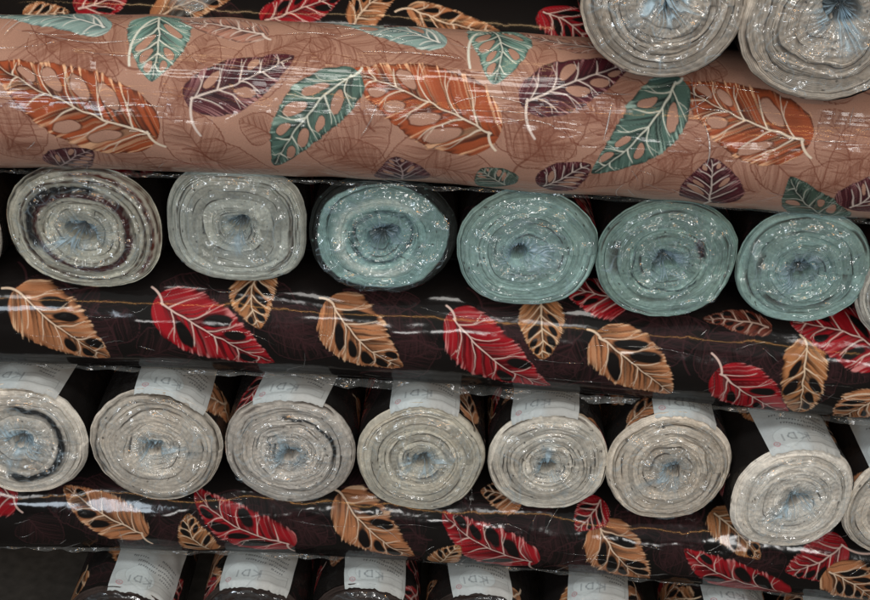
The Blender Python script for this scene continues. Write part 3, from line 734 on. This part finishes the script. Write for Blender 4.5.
# bottom row: dark ends, mostly below the frame
DK = (64, 56, 54)
for i, (x, y, top, rx, lab, txt) in enumerate((
        (-.403, .0, -.554, .076, (-.48, .095, .14, 1), 'dark roll with a label of two overlapping seals, leftmost of the bottom row'),
        (-.224, .015, -.548, .074, (-.07, .098, .14, 3), 'dark roll with a broad grey label, second from left in the bottom row'),
        (-.068, .020, -.542, .075, (-.20, .086, .14, 2), 'dark bottom-row roll showing a copper leaf left of its label'),
        (.091, .020, -.540, .074, (-.02, .086, .14, 5), 'dark roll with a large single pale seal, middle of the bottom row'),
        (.252, .020, -.542, .075, (.05, .084, .14, 0), 'dark roll with a small pale seal under the orange leaf in the bottom row'),
        (.430, .030, -.552, .077, (-.25, .10, .14, 1), 'dark roll of which only a label strip shows beneath the long red leaf'),
        (.590, .030, -.560, .077, (.1, .09, .14, 6), 'dark roll at the bottom right corner, almost hidden below the frame'))):
    rz = .077
    end_roll(txt, x, top - rz, rx, rz, y, DK, 401 + i, n_layers=16, dark_end=True, fine=True, lab=lab, tucked=.5, tuck=.4, crinkle=.5)
# two pale ends resting on the pink roll
end_roll('pale grey roll end with streaky film tuck, left of the pair atop', .207, .3165, .0795, .079, -.09, (190, 184, 174), 101, n_layers=13, core=(.0, .12, .16), bands=((.55, .012, (120, 112, 104), .6, 0, 0),), tuck=.50, tucked=1.7, tail=(3.8, .35, .35), warp=.7)
end_roll('wavy roll end with star-shaped core, right of the pair resting on the pink roll', .367, .3065, .0855, .0825, -.09, (190, 184, 174), 102, n_layers=10, core=(.10, .16, .17), tuck=.50, tucked=1.4, tail=(5.2, .2, .5), warp=1.15, wob=.022)

# ------------------------------------------------------------------ floor
m, nt, out = new_mat('dusty_concrete')
b = nd(nt, 'ShaderNodeBsdfPrincipled'); b.inputs['Roughness'].default_value = .9
tc = nd(nt, 'ShaderNodeTexCoord'); no = nd(nt, 'ShaderNodeTexNoise'); no.inputs['Scale'].default_value = 60; no.inputs['Detail'].default_value = 8
nt.links.new(tc.outputs['Object'], no.inputs['Vector'])
cr = nd(nt, 'ShaderNodeValToRGB'); cr.color_ramp.elements[0].color = (.03, .03, .028, 1); cr.color_ramp.elements[1].color = (.13, .125, .115, 1)
nt.links.new(no.outputs['Fac'], cr.inputs['Fac']); nt.links.new(cr.outputs['Color'], b.inputs['Base Color']); nt.links.new(b.outputs['BSDF'], out.inputs['Surface'])
V = [(x, y, 0) for x in (-4, 4) for y in (-4, 3)]
fl = mesh_obj('floor', V, [(0, 2, 3, 1)], m, smooth=False); fl.location.z = -.712; fl['kind'] = 'structure'

# ------------------------------------------------------------------ lamps of the shop, plus added fill and glint lights
def area(name, loc, target, sx, sy, power, col):
    l = bpy.data.lights.new(name, 'AREA'); l.shape = 'RECTANGLE'; l.size = sx; l.size_y = sy; l.energy = power; l.color = col
    o = bpy.data.objects.new(name, l); COL.objects.link(o); o.location = loc
    o.rotation_euler = (Vector(target) - Vector(loc)).to_track_quat('-Z', 'Y').to_euler()
    return o
area('ceiling_lamp', (-.2, -1.0, 2.15), (0, -.1, 0), 1.5, .35, 27, (1.0, .96, .90))
area('front_fill_light', (.3, -3.5, 1.9), (0, 0, -.1), 5.0, 3.2, 17, (.93, 1.0, .97))  # added fill standing in for light bounced around the room
area('doorway_lamp', (-1.45, -2.8, .45), (-.3, 0, -.1), .35, .40, 10, (.78, .89, 1.0))
for loc, pw in (((-1.5, -2.0, 1.3), 4), ((-.5, -1.9, 2.1), 4), ((.35, -2.4, 1.7), 4), ((1.5, -1.9, 1.9), 4),
                ((.85, -3.2, -.25), 6), ((-1.0, -3.3, -.05), 6), ((.15, -3.7, .35), 8), ((-.3, -2.9, .9), 6), ((1.6, -2.9, .6), 8)):
    area('glint_lamp', loc, (0, 0, -.1), .26, .26, pw * .8, (1.0, .98, .95))  # mostly added to raise film glints; the low right one follows reflected dots
area('warm_tube_lamp', (.0, -2.6, 1.55), (0, 0, -.1), 3.2, .022, 13, (1.0, .48, .14))
area('overhead_tube_lamp', (-.1, -.25, 2.3), (0, 0, 0), 2.4, .05, 7, (1.0, .66, .34))

w = bpy.data.worlds.new('World'); SC.world = w; w.use_nodes = True
bgn = w.node_tree.nodes.get('Background') or w.node_tree.nodes.new('ShaderNodeBackground')
bgn.inputs['Color'].default_value = (.75, .85, 1.0, 1); bgn.inputs['Strength'].default_value = .012

# ------------------------------------------------------------------ camera
p = math.radians(30); ro = math.radians(3.3)
f = Vector((0, math.cos(p), -math.sin(p))); u0 = Vector((0, math.sin(p), math.cos(p))); r0 = Vector((1, 0, 0))
rt = math.cos(ro) * r0 + math.sin(ro) * u0; up = -math.sin(ro) * r0 + math.cos(ro) * u0
cam = bpy.data.cameras.new('camera'); cam.sensor_width = 36; cam.lens = 36 * 1300 / 870; cam.clip_start = .05; cam.clip_end = 100
co = bpy.data.objects.new('camera', cam); COL.objects.link(co)
M = Matrix((rt, up, -f)).transposed().to_4x4(); M.translation = Vector((.00392, -1.31137, .67864))
co.matrix_world = M
SC.camera = co
SC.view_settings.view_transform = 'Standard'; SC.view_settings.look = 'None'; SC.view_settings.exposure = -0.17; SC.view_settings.gamma = 1
SC.cycles.transparent_max_bounces = 16
